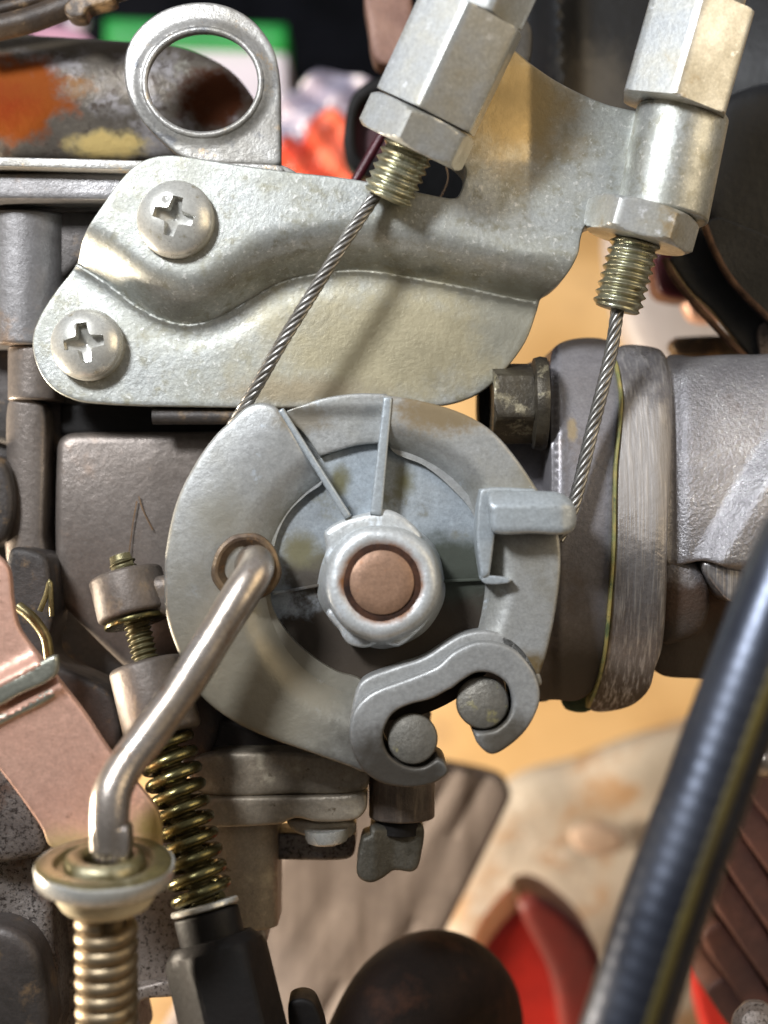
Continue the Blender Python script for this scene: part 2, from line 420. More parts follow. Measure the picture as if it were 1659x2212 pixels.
sprb = mat("brass_spring", "878059", "5a5436", .95, .26, 16, bump=.15, bscale=60)
sprs = mat("steel_spring", "a39276", "7c6c55", .8, .42, 14, bump=.3, bscale=60, c4="4f3f2c", c4t=.6, c4s=16)
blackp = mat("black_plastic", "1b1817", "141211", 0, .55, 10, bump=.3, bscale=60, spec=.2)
cover = mat("rusty_cover", "6e675e", "57514a", .5, .42, spec=.15, scale=5, bump=.6, bscale=50, c3="4a423c", c3t=.6, c3s=30, c4="8f8b8c", c4t=.58, c4s=8,
            patches=[(45, 235, .5, .105, "7d3d0c", 1.5, .22, 14, .05), (30, 250, .5, .05, "7a2d06", 1.8, .5, 20, .05), (190, 215, .5, .035, "8f5c14", 1.8, .4, 26, .1), (475, 235, .5, .075, "43200a", 1.3, .3, 20, .05), (400, 175, .5, .035, "8d8a80", 1, .2, 50, None), (180, 110, .5, .05, "4f473c", 6, .5, 12, None), (235, 318, .45, .032, "d6c084", 2.8, .35, 30, .85)])
eyem = mat("eyelet_metal", "b0aeaa", "8e8a82", .5, .42, 7, bump=.6, bscale=55, c3="b7a184", c3t=.64, c3s=20, c4="6f7073", c4t=.62, c4s=16)
black = mat("black_painted", "121214", "0b0b0c", 0, .5, 5, bump=.5, bscale=50, c3="7a7872", c3t=.735, c3s=70, c3w=.02, spec=.4,
            patches=[(1290, 200, .7, .11, "4a443b", .8, .8, 26, None)])
flap = mat("black_rubber", "1d1d1e", "151516", 0, .6, 6, bump=.6, bscale=60, c3="77736c", c3t=.74, c3s=60, c3w=.02)
flape = mat("worn_rubber_edge", "6b4c35", "3f2b1f", 0, .8, 20, bump=.8, bscale=60)
sheath = mat("cable_sheath", "12141c", "0c0d14", 0, .40, 8, bump=.10, bscale=60, spec=.9, c3="2c2e36", c3t=.7, c3s=26)
olive = mat("sheath_stripe", "5c532b", "453d20", .1, .4, 10, bump=.1)
hosem = mat("brown_hose", "1e120c", "130b07", 0, .75, 6, bump=.5, bscale=90, c4="331e13", c4t=.6, c4s=4, spec=.2)
finm = mat("fin_brown", "5a382e", "40261f", .1, .6, 6, bump=.5, bscale=60)
redm = mat("red_plastic", "c33128", "a52620", 0, .4, 4, bump=.1)
redb = mat("red_dark", "7a2a24", "58211d", 0, .5, 4, bump=.2)
woodm = mat("weathered_wood", "857a74", "6c625d", 0, .7, 3, bump=.5, bscale=40, grain=((11, 4, .8), "4a3e37", .95, (0, R(25), 0)))
stonem = mat("pale_cloth", "bdb4a8", "aaa195", 0, .8, 2.5, bump=.5, bscale=20, c4="a5835f", c4t=.57, c4s=3.5, c3="c9c2b8", c3t=.62, c3s=5)
wallm = mat("tan_wall", "e6c28c", "dcb67e", 0, .8, 1.5, bump=.2, bscale=20, c4="b7946a", c4t=.62, c4s=1.2, fine=.03)
floorm = mat("workshop_floor", "a08a6c", "8a7660", 0, .7, 1.0, bump=.3, bscale=10)
darkm = mat("dark_navy", "0c0e16", "07080c", 0, .8, 3, bump=.1, spec=.1)
greenm = mat("green_card", "0d8a35", "0b7a30", 0, .5, 3, bump=.1, fine=.02)
whitem = mat("white_card", "c9c3d0", "bdb8c6", 0, .6, 3, bump=.1, fine=.02)
orangem = mat("orange_plastic", "e4502c", "c03a2a", 0, .35, 7, bump=.3, bscale=12, c4="e06c50", c4t=.56, c4s=5)
pinkb = mat("brick_pink_block", "94705f", "7d5c50", .1, .6, 9, bump=.5, bscale=50)
filmm = mat("clear_film", "a9a2b4", "8e889c", 0, .2, 4, bump=.5, bscale=8, c4="e2dde8", c4t=.62, c4s=9)
redt = mat("dark_red_tube", "4f1420", "3a0f18", .1, .4, 6, bump=.2)
greyb = mat("grey_blur", "8d857f", "776e68", .2, .5, 2, bump=.2)
hairm = mat("brown_hair", "8a6a45", "6f5334", 0, .6, 10, bump=0)

# ================================================================== BRACKET
br = thing("sheet_metal_bracket", "grey zinc plated sheet metal bracket with a curved step, held by two cross screws", "bracket", P(620, 700, .18))
crest = [(60,505),(175,575),(230,610),(290,655),(340,684),(400,700),(460,690),(520,658),(600,612),(680,591),(780,583),(880,597),(980,615),(1080,637),(1145,650),(1250,672),(1500,720)]
cx_ = smooth_pts(crest, 10, closed=False)
def y_crest(x): return np.interp(x, cx_[:, 0], cx_[:, 1])
def br_h(x, y):
    yc = y_crest(x); sl = np.gradient(cx_[:, 1]) / np.gradient(cx_[:, 0]); k = np.interp(x, cx_[:, 0], sl)
    dn = (yc - y) / np.sqrt(1 + k * k)          # signed distance above the crest
    t = np.clip(dn / 80., 0, 1)
    t = np.clip(dn / 100., 0, 1); h = 104 * np.where(t < .40, t * 1.75, .70 + (1 - ((1 - np.clip((t - .40) / .60, 0, 1)) ** 2.4)) * .30)
    h = h + 6 * np.exp(-((dn + 4) / 5.) ** 2) - 3 * np.exp(-((dn + 30) / 22.) ** 2)
    h = h - 60 * np.clip((x - 880) / 260., 0, 1) ** 2 * np.clip((560 - y) / 200., 0, 1)
    h = h - 8 * np.exp(-(((x - 350) / 60.) ** 2 + ((y - 640) / 25.) ** 2))
    return h
bout = [(70,735),(85,685),(118,632),(172,562),(235,470),(285,402),(325,370),(370,359),(420,362),(520,378),(640,394),(760,408),(850,425),(960,447),(984,444),(1001,395),(996,378),(965,350),
        (930,320),(930,250),(1000,150),(1085,112,'c'),(1115,130),(1200,188),(1300,235),(1400,262),(1420,300),(1400,440),(1330,470),(1280,490),(1255,502),(1243,530),(1236,565),(1215,605),
        (1188,632),(1168,645),(1160,672),(1135,738),(1090,800),(1040,846),(975,872),(880,880),(640,881),(500,880),(300,876),(200,870),(155,862),(110,836),(80,790)]
cz = smooth_pts(crest, 5, closed=False); ct = np.gradient(cz, axis=0); cn = np.stack([ct[:, 1], -ct[:, 0]], 1); cn /= np.linalg.norm(cn, axis=1)[:, None]
relief("plate", bout, .17, zinc, br, hf=br_h, thick=28, edge=4, grid=10, ang=60, feat=[cz + cn * o_ for o_ in (-11, -7, -3, 0, 3, 6, 10, 15, 21)])
lathe("boss", P(1475,243,.10), P(1430,465,.10), rprof((P(1475,243,.10)-P(1430,465,.10)).length + .004, .103, .008), zinc, br)

def screw(cx, cy, d, r, rot, label):
    w1, w0, ln, sh = 9.5, 13.5, 42, 17          # arm half widths, length and the sloping corners of the recess
    q4 = [(sh, -w0), (ln, -w1), (ln, w1), (sh, w0)]
    cross = []
    for k in range(4):
        c_, s_ = [(1, 0), (0, 1), (-1, 0), (0, -1)][k]
        cross += [(x * c_ - y * s_, x * s_ + y * c_) for x, y in q4]
    cross = densify(cross, 2.5); ct_ = np.roll(cross, -1, 0) - np.roll(cross, 1, 0); cn_ = np.stack([ct_[:, 1], -ct_[:, 0]], 1); cn_ /= np.linalg.norm(cn_, axis=1)[:, None]
    rm = np.array([[math.cos(rot), -math.sin(rot)], [math.sin(rot), math.cos(rot)]])
    feats = [(cross + cn_ * o_) @ rm.T + (cx, cy) for o_ in (-1.8, -.4, 1.2)]
    def hf(x, y):
        dx, dy = x - cx, y - cy; rr = np.sqrt(dx * dx + dy * dy) / r
        h = 54 * np.sqrt(np.maximum(0, 1 - .82 * rr ** 2.2)) - 22
        a = dx * math.cos(rot) + dy * math.sin(rot); b = -dx * math.sin(rot) + dy * math.cos(rot)
        Q2 = np.stack([a, b], 1); ins = np.where(inside(Q2, cross), 1, -1) * dist_poly(Q2, cross)
        dep = np.clip((ins + 1.0) / 2.6, 0, 1) * (40 - .55 * np.hypot(a, b))
        dent = 4 * np.exp(-(((dx + .18 * r) / 7) ** 2 + ((dy + .45 * r) / 7) ** 2))
        return h - dep - dent
    t = thing("cross_head_screw", label, "screw", P(cx, cy, d + .05), "cross head screws in the bracket")
    relief("screw_head", circ(cx, cy, r), d, zincs, t, hf=hf, thick=70, edge=6, grid=3.4, step=6, ang=50, feat=feats)
    lathe("shank", P(cx, cy, d + .035), P(cx, cy, d + .25), [(0, .035), (.25, .035)], zincs, t, 16)
screw(378, 472, .044, 84, R(14), "domed cross head screw nearest the eyelet, on the raised upper part of the bracket")
screw(186, 743, .135, 78, R(-8), "domed cross head screw in the rounded left tip of the bracket")

# ================================================================== CABLE ADJUSTERS
def adj(label, top, bot, dt, db, rots, aps, marks, nut_m, group="cable adjusters on the bracket"):
    a = Vector(P(top[0], top[1], dt)); b = Vector(P(bot[0], bot[1], db)); ax = (b - a).normalized()
    t = thing("cable_adjuster", label, "cable adjuster", a, group)
    return t, a, ax
# left adjuster: from the frame top down to the threaded end
gA = "cable adjusters on the bracket"
tl = thing("cable_adjuster", "left threaded cable adjuster with a long silver hex sleeve and gold tinted nut", "cable adjuster", P(912, 130, -.02), gA)
def L_(f, d=None):   # points down the left axis
    a = P(1062, -40, -.09); b = P(835, 420, .01); return a + (b - a) * f
La, Lb = P(1062, -60, -.09), P(836, 424, .02); Lx = (Lb - La).normalized(); Ll = (Lb - La).length
def along(a, x, s): return a + x * s
hexpart("top_collar", along(La, Lx, -.02), along(La, Lx, .082), .098, zincn, tl, rot=R(52))
hexpart("sleeve", along(La, Lx, .105-.02), along(La, Lx, .315), .110, zincn, tl, rot=R(27), cr_=1.1)
hexpart("lock_nut", along(La, Lx, .320), along(La, Lx, .398), .112, zincn, tl, rot=R(20), cr_=.99)
thread("threaded_end", along(La, Lx, .39), Lb + Lx * .006, .0575, .0185, zinct, tl)
# right adjuster
Ra, Rb = P(1538, -60, .05), P(1333, 663, .10); Rx = (Rb - Ra).normalized()
tr = thing("cable_adjuster", "right threaded cable adjuster passing through the round boss, whitish hex sleeve and lock nut", "cable adjuster", P(1480, 150, .08), gA)
lathe("top_collar", along(Ra, Rx, -.03), along(Ra, Rx, .085), rprof(.115, .088, .01), zincn, tr)
hexpart("sleeve", along(Ra, Rx, .078), along(Ra, Rx, .305), .112, zincn, tr, rot=R(22), cr_=1.1)
hexpart("lock_nut", along(Ra, Rx, .532), along(Ra, Rx, .607), .112, zincn, tr, rot=R(-4), cr_=.99)
thread("threaded_end", along(Ra, Rx, .30), Rb + Rx * .006, .0565, .019, zinct, tr)

# ================================================================== THROTTLE CABLES
def wire(label, pts, r, pitch=.135):
    path = spline(pts, .006); P3, fr = frames(path); parts = []
    s = 0; S = [0]
    for i in range(1, len(P3)): s += (P3[i] - P3[i-1]).length; S.append(s)
    t = thing("throttle_cable", label, "cable", P3[0], "twisted wire throttle cables")
    rs = r * .36
    for k in range(6):
        q = [p + (f[1] * math.cos(2*math.pi*(x/pitch + k/6)) + f[2] * math.sin(2*math.pi*(x/pitch + k/6))) * (r - rs) for p, f, x in zip(P3, fr, S)]
        V, F = tube_geo(q, rs, 7); mk("strand", V, F, cablem, t, 60)
    V, F = tube_geo(P3, r * .42, 7); mk("core", V, F, cablem, t, 60)
wire("twisted wire throttle cable crossing the bracket from the left adjuster to the pulley", [P(822,405,.02), P(745,522,.005), P(620,722,.005), P(545,850,.03), P(500,925,.06)], .0145)
wire("twisted wire throttle cable hanging in front of the manifold flange, under the right adjuster", [P(1338,640,.10), P(1318,770,.09), P(1280,925,.07), P(1238,1095,.06), P(1205,1165,.07)], .0155)

# ================================================================== THROTTLE PULLEY
HX, HY = 825, 1258
pu = thing("throttle_pulley", "grey cast throttle pulley with ribs, hooked cable stop and rusty shaft hub", "pulley", P(HX, HY, .15))
def rr_(x, y): return np.sqrt((x - HX) ** 2 + (y - HY) ** 2)
def lobe_h(x, y):
    r = rr_(x, y); t = np.clip((r - 242) / 88., 0, 1)
    h = -62 * (1 - t) ** 1.8
    h += -26 * np.clip((y - 1380) / 260., 0, 1) * 0
    h += 5 * np.sin(np.clip((r - 330) / 140., 0, 1) * math.pi)
    return h
lobe = [(505,903),(530,880),(560,869),(590,875),(608,893),(640,945),(672,1000),(694,1040),(660,1068),(622,1106),(598,1150),(586,1200),(580,1258),(585,1315),(621,1375),(669,1420),(726,1456),(777,1473),
        (790,1500),(800,1560),(800,1640),(790,1668),(753,1655),(651,1619),(560,1586),(485,1547),(425,1493),(380,1400),(358,1330),(354,1260),(357,1190),(380,1086),(420,1003),(465,940)]
relief("cam_lobe", lobe, 0.0, cast, pu, hf=lobe_h, thick=45, edge=9, grid=11, ang=45)
# lower flange behind the lobe, cable groove between
relief("rear_flange", [(500,960),(620,900),(720,870),(835,862),(960,890),(1060,950),(1140,1050),(1180,1150),(1185,1260),(1165,1380),(1110,1440),(1040,1400),(1060,1270),(1030,1130),(960,1040),(850,985),(740,985),(650,1050),(590,1140),(575,1258),(600,1370),(690,1460),(760,1490),(750,1610),(640,1590),(520,1545),(440,1470),(390,1370),(372,1258),(400,1100),(445,1020)],
       .075, cast, pu, thick=40, edge=5, grid=22)
def rim_h(x, y):
    r = rr_(x, y); inner = np.interp(np.degrees(np.arctan2(-(y - HY), x - HX)), [-40, 0, 24, 45, 70, 95], [225, 226, 222, 262, 276, 292])
    t = np.clip((r - inner) / 62., 0, 1)
    return -54 * (1 - t) ** 1.9
rim = [(830,853,'c'),(887,861),(965,880),(1023,904),(1068,935),(1113,986),(1158,1052),(1190,1105),(1208,1158),(1212,1227),(1204,1300),(1190,1375),(1172,1440),(1150,1480),(1080,1430),(1030,1385,'c'),(1045,1320),(1052,1262),(1046,1200),
       (1026,1113),(977,1053),(917,1004),(870,985),(848,972),(832,940,'c')]
relief("rim", rim, 0.0, cast, pu, hf=rim_h, thick=45, edge=8, grid=10, ang=45)
midr = [(612,895),(640,880),(700,860),(770,850),(836,851,'c'),(836,956,'c'),(770,962),(690,985,'c'),(655,935)]
relief("rim_step", midr, 0.035, cast, pu, thick=70, edge=5, grid=12,
       hf=lambda x, y: 10 * np.clip((895 - y) / 14., 0, 1) - 4)
relief("web", circ(HX, HY, 300, 60), .062, webm, pu, thick=30, edge=2, grid=26,
       hf=lambda x, y: -10 * np.clip((y - 1262) / 14., 0, 1))
for a_, b_, w_, z_ in (((590,1282),(705,1262),7,8),((940,1256),(1050,1252),7,8)):
    v = np.array(b_) - np.array(a_); n_ = np.array((-v[1], v[0])) / np.linalg.norm(v) * w_ / 2
    relief("web_ridge", [tuple(a_ + n_), tuple(b_ + n_), tuple(b_ - n_), tuple(a_ - n_)], .062 - z_ / 1000, webm, pu, thick=12, edge=2, grid=8, smooth=False)
def rib(a, b, w0, w1, d, thick, m=castrib):
    a = np.array(a, float); b = np.array(b, float); v = b - a; n_ = np.array((-v[1], v[0])) / np.linalg.norm(v)
    relief("rib", [tuple(a + n_*w0/2), tuple(b + n_*w1/2), tuple(b - n_*w1/2), tuple(a - n_*w0/2)], d, m, pu, thick=thick, edge=4, grid=7, smooth=False)
rib((606,884),(752,1118),13,16,-.004,100)
rib((838,858),(812,1112),19,26,-.006,100)
# hub with its rust ring and the shaft
hub = lathe("hub", P(HX, HY, -.055), P(HX, HY, .1), [(.004, .080), (0, .084), (-.003, .096), (-.001, .108), (.006, .117), (.018, .122), (.04, .125), (.09, .132), (.155, .15)], hubm, pu, 72, noise=.014, ang=60)
relief("hub_fillet", [(700,1206),(704,1185),(700,1150),(728,1128),(752,1118),(790,1108),(835,1100),(880,1122),(912,1165),(850,1200),(760,1230),(712,1232)], .0, hubm, pu, thick=80, edge=14, grid=10)
relief("hub_collar", [(706,1320),(732,1362),(752,1392),(790,1400),(822,1390),(858,1398),(890,1378),(922,1345),(936,1290),(820,1260)], .0, hubm, pu, thick=70, edge=12, grid=10)
lathe("rust_ring", P(HX, HY, -.053), P(HX, HY, .0), [(.02,.062),(0, .066), (-.002, .074), (0, .084), (.01, .088)], rustm, pu, 48, noise=.015)
lathe("shaft", P(HX, HY, -.064), P(HX, HY, .2), [(0,.001),(.0,.04),(.002, .060), (.006, .068), (.03, .070)], shaftm, pu, 48)
# cable stop tab and its blade
relief("stop_blade", [(1037,1056,'c'),(1070,1052),(1158,1056,'c'),(1158,1068,'c'),(1075,1072),(1070,1152),(1058,1244,'c'),(1040,1250,'c'),(1030,1175),(1031,1100)], -.035, castrib, pu, thick=120, edge=6, grid=9)
def tab_h(x, y): return -22 * np.clip((1092 - y) / 26., 0, 1) - 14 * np.clip((x - 1215) / 30, 0, 1)
relief("stop_tab", [(1056,1064),(1110,1060),(1205,1062),(1232,1074),(1247,1100),(1246,1138),(1228,1154),(1150,1153),(1068,1151),(1058,1110)], -.075, castrib, pu, hf=tab_h, thick=95, edge=13, grid=8)
relief("stop_ledge", [(1038,1246),(1070,1244),(1106,1252),(1098,1260),(1048,1261)], -.03, castrib, pu, thick=60, edge=3, grid=8)
hook = [(768,1640),(756,1600),(756,1565),(770,1527),(807,1495),(882,1466),(943,1440),(985,1405),(1042,1386),(1108,1402),(1150,1446),(1166,1489),(1162,1530),(1132,1583),(1082,1624),(1057,1629),(1030,1604),(1024,1582,'c'),
        (1045,1583),(1075,1575),(1100,1550),(1108,1515),(1096,1478),(1066,1456),(1030,1453),(998,1470),(976,1487),(967,1491),(930,1510),(882,1523),(850,1540),(831,1571),(828,1605),(845,1638),(880,1659),(915,1660),(946,1641,'c'),(962,1652),(967,1672),(935,1697),(882,1705),(822,1694),(785,1668)]
relief("hook_wall", hook, -.05, hookm, pu, thick=190, edge=7, grid=9, ang=40, hf=lambda x, y: -18 * np.clip((y - 1600) / 90., 0, 1) * np.clip((990 - x) / 40, 0, 1))
relief("hook_base", [(758,1580),(764,1510),(783,1470),(852,1441),(915,1420),(972,1384),(1005,1368),(1052,1362),(1110,1378),(1152,1425),(1170,1480),(1120,1470),(1060,1420),(985,1430),(900,1475),(820,1510),(790,1580)], .0, hookm, pu, thick=100, edge=8, grid=11)
# rod socket
lathe("rod_socket", P(532,1226,-.018), P(532,1226,.06), [(.05,.035),(.03,.040),(.012,.052),(.002,.060),(0,.066),(.003,.073),(.03,.076)], rustb, pu, 48, noise=.02)

gN = "cable end barrels in the pulley hooks"
for cx, cy, r, lab in ((891, 1596, .0545, "dull grey cable end barrel in the lower left hook"), (1042, 1517, .0565, "dull brownish cable end barrel in the upper right hook of the pulley")):
    o = lathe("cable_end_barrel", P(cx, cy, -.03), P(cx, cy, .12), [(.001,.002),(0, r*.85), (.003, r*.95), (.010, r), (.16, r)], nipm, None, 40, noise=.004)
    tag(o, lab, "cable end", gN)

# ================================================================== LINK ROD
lr = [P(540,1222,.04), P(552,1216,-.05), P(552,1232,-.10), P(520,1285,-.13), P(455,1390,-.16), P(385,1500,-.19), P(320,1590,-.22), P(268,1660,-.25), P(242,1715,-.27), P(236,1780,-.28), P(236,1835,-.28)]
rod = tube("link_rod", spline(lr, .012), lambda f: .0385 + .0008 * math.sin(30 * f), rodm, None, 28)
tag(rod, "bent shiny steel link rod from the pulley down to the plated ring", "rod")

# ================================================================== LEVER PLATE WITH RING, BUSH AND SPRING
lv = thing("link_lever", "pinkish plated lever with a silver pressed ridge, ending in an olive ring", "lever", P(200, 1750, -.15))
def lev_h(x, y):
    # pressed ridge running up to the right
    dd = ((y - 1505) + (x) * .52) / 1.13
    return 26 * np.exp(-((dd + 22) / 20.) ** 2) - 20 * np.exp(-((dd - 14) / 14.) ** 2) + 14 * np.exp(-((dd - 42) / 12.) ** 2)
relief("plate", [(-40,1180),(0,1207),(18,1232),(26,1300),(42,1362),(120,1462),(180,1540),(235,1622),(300,1700),(338,1752),(348,1800),(340,1850),(230,1870),(110,1830),(90,1790),(60,1745),(0,1665),(-40,1620)],
       -.12, pinkm, lv, hf=lev_h, thick=25, edge=6, grid=10, ang=40)
silv = mat("silver_ridge", "b3b5a8", "8f9084", .75, .35, 6, bump=.3)
def band(off, h, w, nm):
    c = [(-40,1525+off),(40,1488+off),(118,1446+off),(126,1456+off)]
    o = [(x, y - w/2) for x, y in c[:3]] + [(x, y + w/2) for x, y in reversed(c[:3])]
    relief(nm, o, -.12 - h, silv, lv, thick=20, edge=8, grid=8)
band(-8, .024, 44, "ridge_band"); band(48, .012, 20, "ridge_band")
rc = P(227, 1858, -.28)
up = Vector((.02, -.17, 1)).normalized()
def ringprof(pr, name, m, par, noise=0, n=64, base=rc):
    return lathe(name, base, base + up, pr, m, par, n, ang=45, noise=noise, caps=False)
ringprof([(-.012,.060),(-.012,.092),(.0,.100),(.0,.128),(-.004,.133),(-.03,.131),(-.046,.120),(-.046,.05),(-.012,.05)], "ring", ringm, lv, .012)
ringprof([(-.004,.131),(-.006,.1362),(-.010,.1375),(-.036,.1350),(-.041,.130),(-.044,.12)], "ring_edge", zincs, lv, .008)
ringprof([(-.014,.042),(.004,.043),(.011,.050),(.012,.068),(.006,.077),(-.008,.081),(-.014,.081)], "ring_collar", ringm, lv, .006)
bu = thing("nylon_bush", "cream nylon bush between the plated ring and the coil spring on the link rod", "bush", rc - up * .1)
ringprof([(-.044,.03),(-.044,.099),(-.072,.098),(-.088,.089),(-.099,.070),(-.104,.045),(-.104,.03)], "bush_body", nylon, bu)
V, F = merge([tube_geo(helix(P(230,1985,-.27), P(232,2330,-.22), .0455, 10.8), .0178, 12)])
s1 = mk("coil_spring", V, F, sprs, None, 60); tag(s1, "thick tarnished coil spring hanging under the cream bush", "spring")
rl = tube("spring_rod", [P(234,1900,-.28), P(232,2330,-.22)], .034, sprs, None, 20)
tag(rl, "threaded rod end inside the thick coil spring below the cream bush", "rod")
rt = relief("rod_tip", [(198,1790),(215,1785),(258,1785),(274,1792),(276,1845),(268,1866),(235,1872),(205,1866),(196,1840)], -.315, rodm, rod, thick=60, edge=12, grid=7, hf=lambda x, y: -6*np.abs(np.sin((x-196)/80*math.pi*3)))

# ================================================================== IDLE SCREW (brass spring, washer, black knob)
ia, ib = P(262, 1205, .10), P(470, 2075, -.06); ix = (ib - ia).normalized(); il = (ib - ia).length
def ip(py): f = (py - 1205) / 870.; return ia + (ib - ia) * f
dullb = mat("dull_brass", "6d664a", "454028", .7, .45, 16, bump=.4)
idl = thing("idle_screw", "idle adjusting screw with brass tip, threaded shank and faceted black knob", "screw", ip(1960))
thread("shank", ip(1212), ip(1980), .030, .013, dullb, idl, depth=.006)
lathe("screw_tip", ip(1196), ip(1236), [(0,.014),(.004,.024),(.04,.028)], dullb, idl, 12, noise=.08)
V, F = tube_geo(helix(ip(1585), ip(1955), .052, 10.6, r1=.056), .0125, 12)
o = mk("idle_spring", V, F, sprb, None, 60); tag(o, "olive brass coil spring around the idle screw above the black knob", "spring")
o = lathe("idle_washer", ip(1958), ip(1975), [(0,.03),(0,.070),(.003,.0735),(.010,.0735),(.013,.070),(.013,.03)], zincs, None, 48); tag(o, "thin shiny steel washer on top of the black knob", "washer")
lathe("knob_neck", ip(1975), ip(2060), rprof((ip(2060)-ip(1975)).length+.02, .070, .006), blackp, idl, 40)
def kf(t, ph):
    q = hexr(.098, .05)(ph); return min(q, .085 + t * .9)
rev("knob", ip(2030), ip(2420), kf, blackp, idl, ts=[0,.004,.01,.02,.04,.1,.2,.3,.41], nphi=72, rot=R(12), ang=24)
relief("knob_lug", [(622,2172),(650,2158),(680,2172),(700,2260),(640,2260)], .0, blackp, idl, thick=80, edge=8, grid=10)

# ================================================================== CARBURETTOR BODY
cb = thing("carburettor_body", "brownish grey cast carburettor body behind the bracket and pulley", "carburettor", P(300, 1400, .4))
# backing mass
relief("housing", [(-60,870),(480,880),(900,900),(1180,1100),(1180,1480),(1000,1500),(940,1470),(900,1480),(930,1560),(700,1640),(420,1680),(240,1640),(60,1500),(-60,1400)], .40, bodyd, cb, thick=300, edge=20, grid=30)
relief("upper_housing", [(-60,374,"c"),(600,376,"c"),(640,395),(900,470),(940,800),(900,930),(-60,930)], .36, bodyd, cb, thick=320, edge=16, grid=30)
relief("side_face", [(118,975),(124,948),(150,934),(300,932),(520,930),(700,930),(700,1560),(420,1560),(300,1480),(150,1330),(122,1290)], .27, body, cb, thick=160, edge=18, grid=14, hf=lambda x, y: -26 * ((y - 1130) / 260.) ** 2 - 10 * np.clip((x - 330) / 120., 0, 1))
relief("vertical_rib", [(18,870),(60,862),(96,880),(100,1000),(96,1160),(100,1200),(60,1250),(10,1200),(12,1000)], .28, body, cb, hf=lambda x, y: 30 * np.sqrt(np.maximum(0, 1 - ((x - 62) / 52.) ** 2)) - 10, thick=140, edge=8, grid=9)
relief("left_boss", [(-60,985),(0,990),(18,1020),(28,1080),(20,1140),(0,1172),(-60,1180)], .22, bodyd, cb, thick=200, edge=16, grid=14)
def vcyl(name, x0, x1, y0, y1, d, m, par, edge=6, bulge=None, thick=150, slant=0):
    bulge = bulge or (x1 - x0) * .42; c = (x0 + x1) / 2; hw = (x1 - x0) / 2
    return relief(name, [(x0, y0, 'c'), (x1, y0, 'c'), (x1 - slant, y1, 'c'), (x0 + slant, y1, 'c')], d, m, par,
                  hf=lambda x, y: bulge * (np.sqrt(np.maximum(0, 1 - ((x - c) / (hw + 2)) ** 2)) - 1), thick=thick, edge=edge, grid=9)
vcyl("upper_column", -60, 128, 452, 742, .22, bodyg, cb)
vcyl("lower_column", 8, 116, 746, 862, .24, body, cb)
relief("column_foot", [(120,460),(200,455),(300,470),(180,560),(128,600)], .27, bodyd, cb, thick=100, edge=10, grid=14)
relief("gap_shade", [(130,872,"c"),(640,878,"c"),(640,938,"c"),(130,938,"c")], .34, blackp, cb, thick=100, edge=6, grid=20)  # black strip standing in for the shade in the gap under the bracket
relief("top_flange", [(-60,374,'c'),(300,376),(340,400),(250,432,'c'),(-60,430,'c')], .17, bodyg, cb, thick=200, edge=7, grid=12)
relief("cover_band", [(-60,432),(250,436),(230,456),(-60,452)], .26, bodyd, cb, thick=100, edge=4, grid=12)
relief("crack_mark", [(-60,700),(0,705),(0,742),(-60,742)], .26, bodyd, cb, thick=60, edge=3, grid=14)
lugm = mat("dirty_lug", "6a6058", "4f4740", .3, .5, 8, bump=.5, c4="7c6a55", c4t=.62)
# screw lug
lathe("screw_lug", ip(1240), ip(1338), rprof((ip(1338)-ip(1240)).length, .082, .010), lugm, cb, 48, squash=1.0)
relief("lug_bridge", [(270,1250),(340,1245),(450,1240),(450,1335),(340,1332),(270,1335)], .035, lugm, cb, thick=280, edge=22, grid=12)
o = lathe("lug_washer", ip(1342), ip(1354), rprof((ip(1354)-ip(1342)).length, .072, .004), sprb, None, 40); tag(o, "shiny yellowish washer under the round screw lug", "washer")
lathe("lower_lug", ip(1440), ip(1600), rprof((ip(1600)-ip(1440)).length, .085, .014), lugm, cb, 48)
relief("lower_bridge", [(250,1450),(420,1450),(470,1560),(440,1640),(330,1620),(260,1540)], .2, bodyd, cb, thick=150, edge=12, grid=16)
relief("left_web", [(20,1190),(95,1200),(110,1260),(115,1330),(108,1420),(240,1500),(250,1620),(100,1560),(20,1400)], .16, bodyd, cb, thick=150, edge=14, grid=16)
tube("cast_loop", spline([P(40,1310,.05), P(70,1335,.04), P(98,1375,.04), P(106,1420,.04), P(112,1465,.05)], .01), .012, ringm, cb, 10)
tube("cast_fork", spline([P(86,1320,.08), P(100,1285,.08), P(108,1255,.08), P(110,1290,.08), P(112,1330,.09)], .01), .006, ringm, cb, 8)
for y in (900,):
    tube("gap_pin", [P(330,y,.2), P(520,y,.2)], .018, bodyd, cb, 12)
# flanges of the float bowl joint
relief("joint_flange", [(420,1640),(560,1625),(700,1632),(790,1650),(798,1690),(780,1712),(640,1716),(430,1712)], .16, bowlm, cb, thick=180, edge=10, grid=12)
relief("sloping_face", [(380,1560),(480,1560),(600,1600),(760,1650),(700,1690),(420,1690)], .26, bodyd, cb, thick=100, edge=10, grid=16)
# manifold side casting seen right of the pulley
relief("throat_flange", [(1120,800),(1200,790),(1200,1500),(1060,1480),(1000,1300)], .32, flangem, cb, thick=200, edge=12, grid=22)

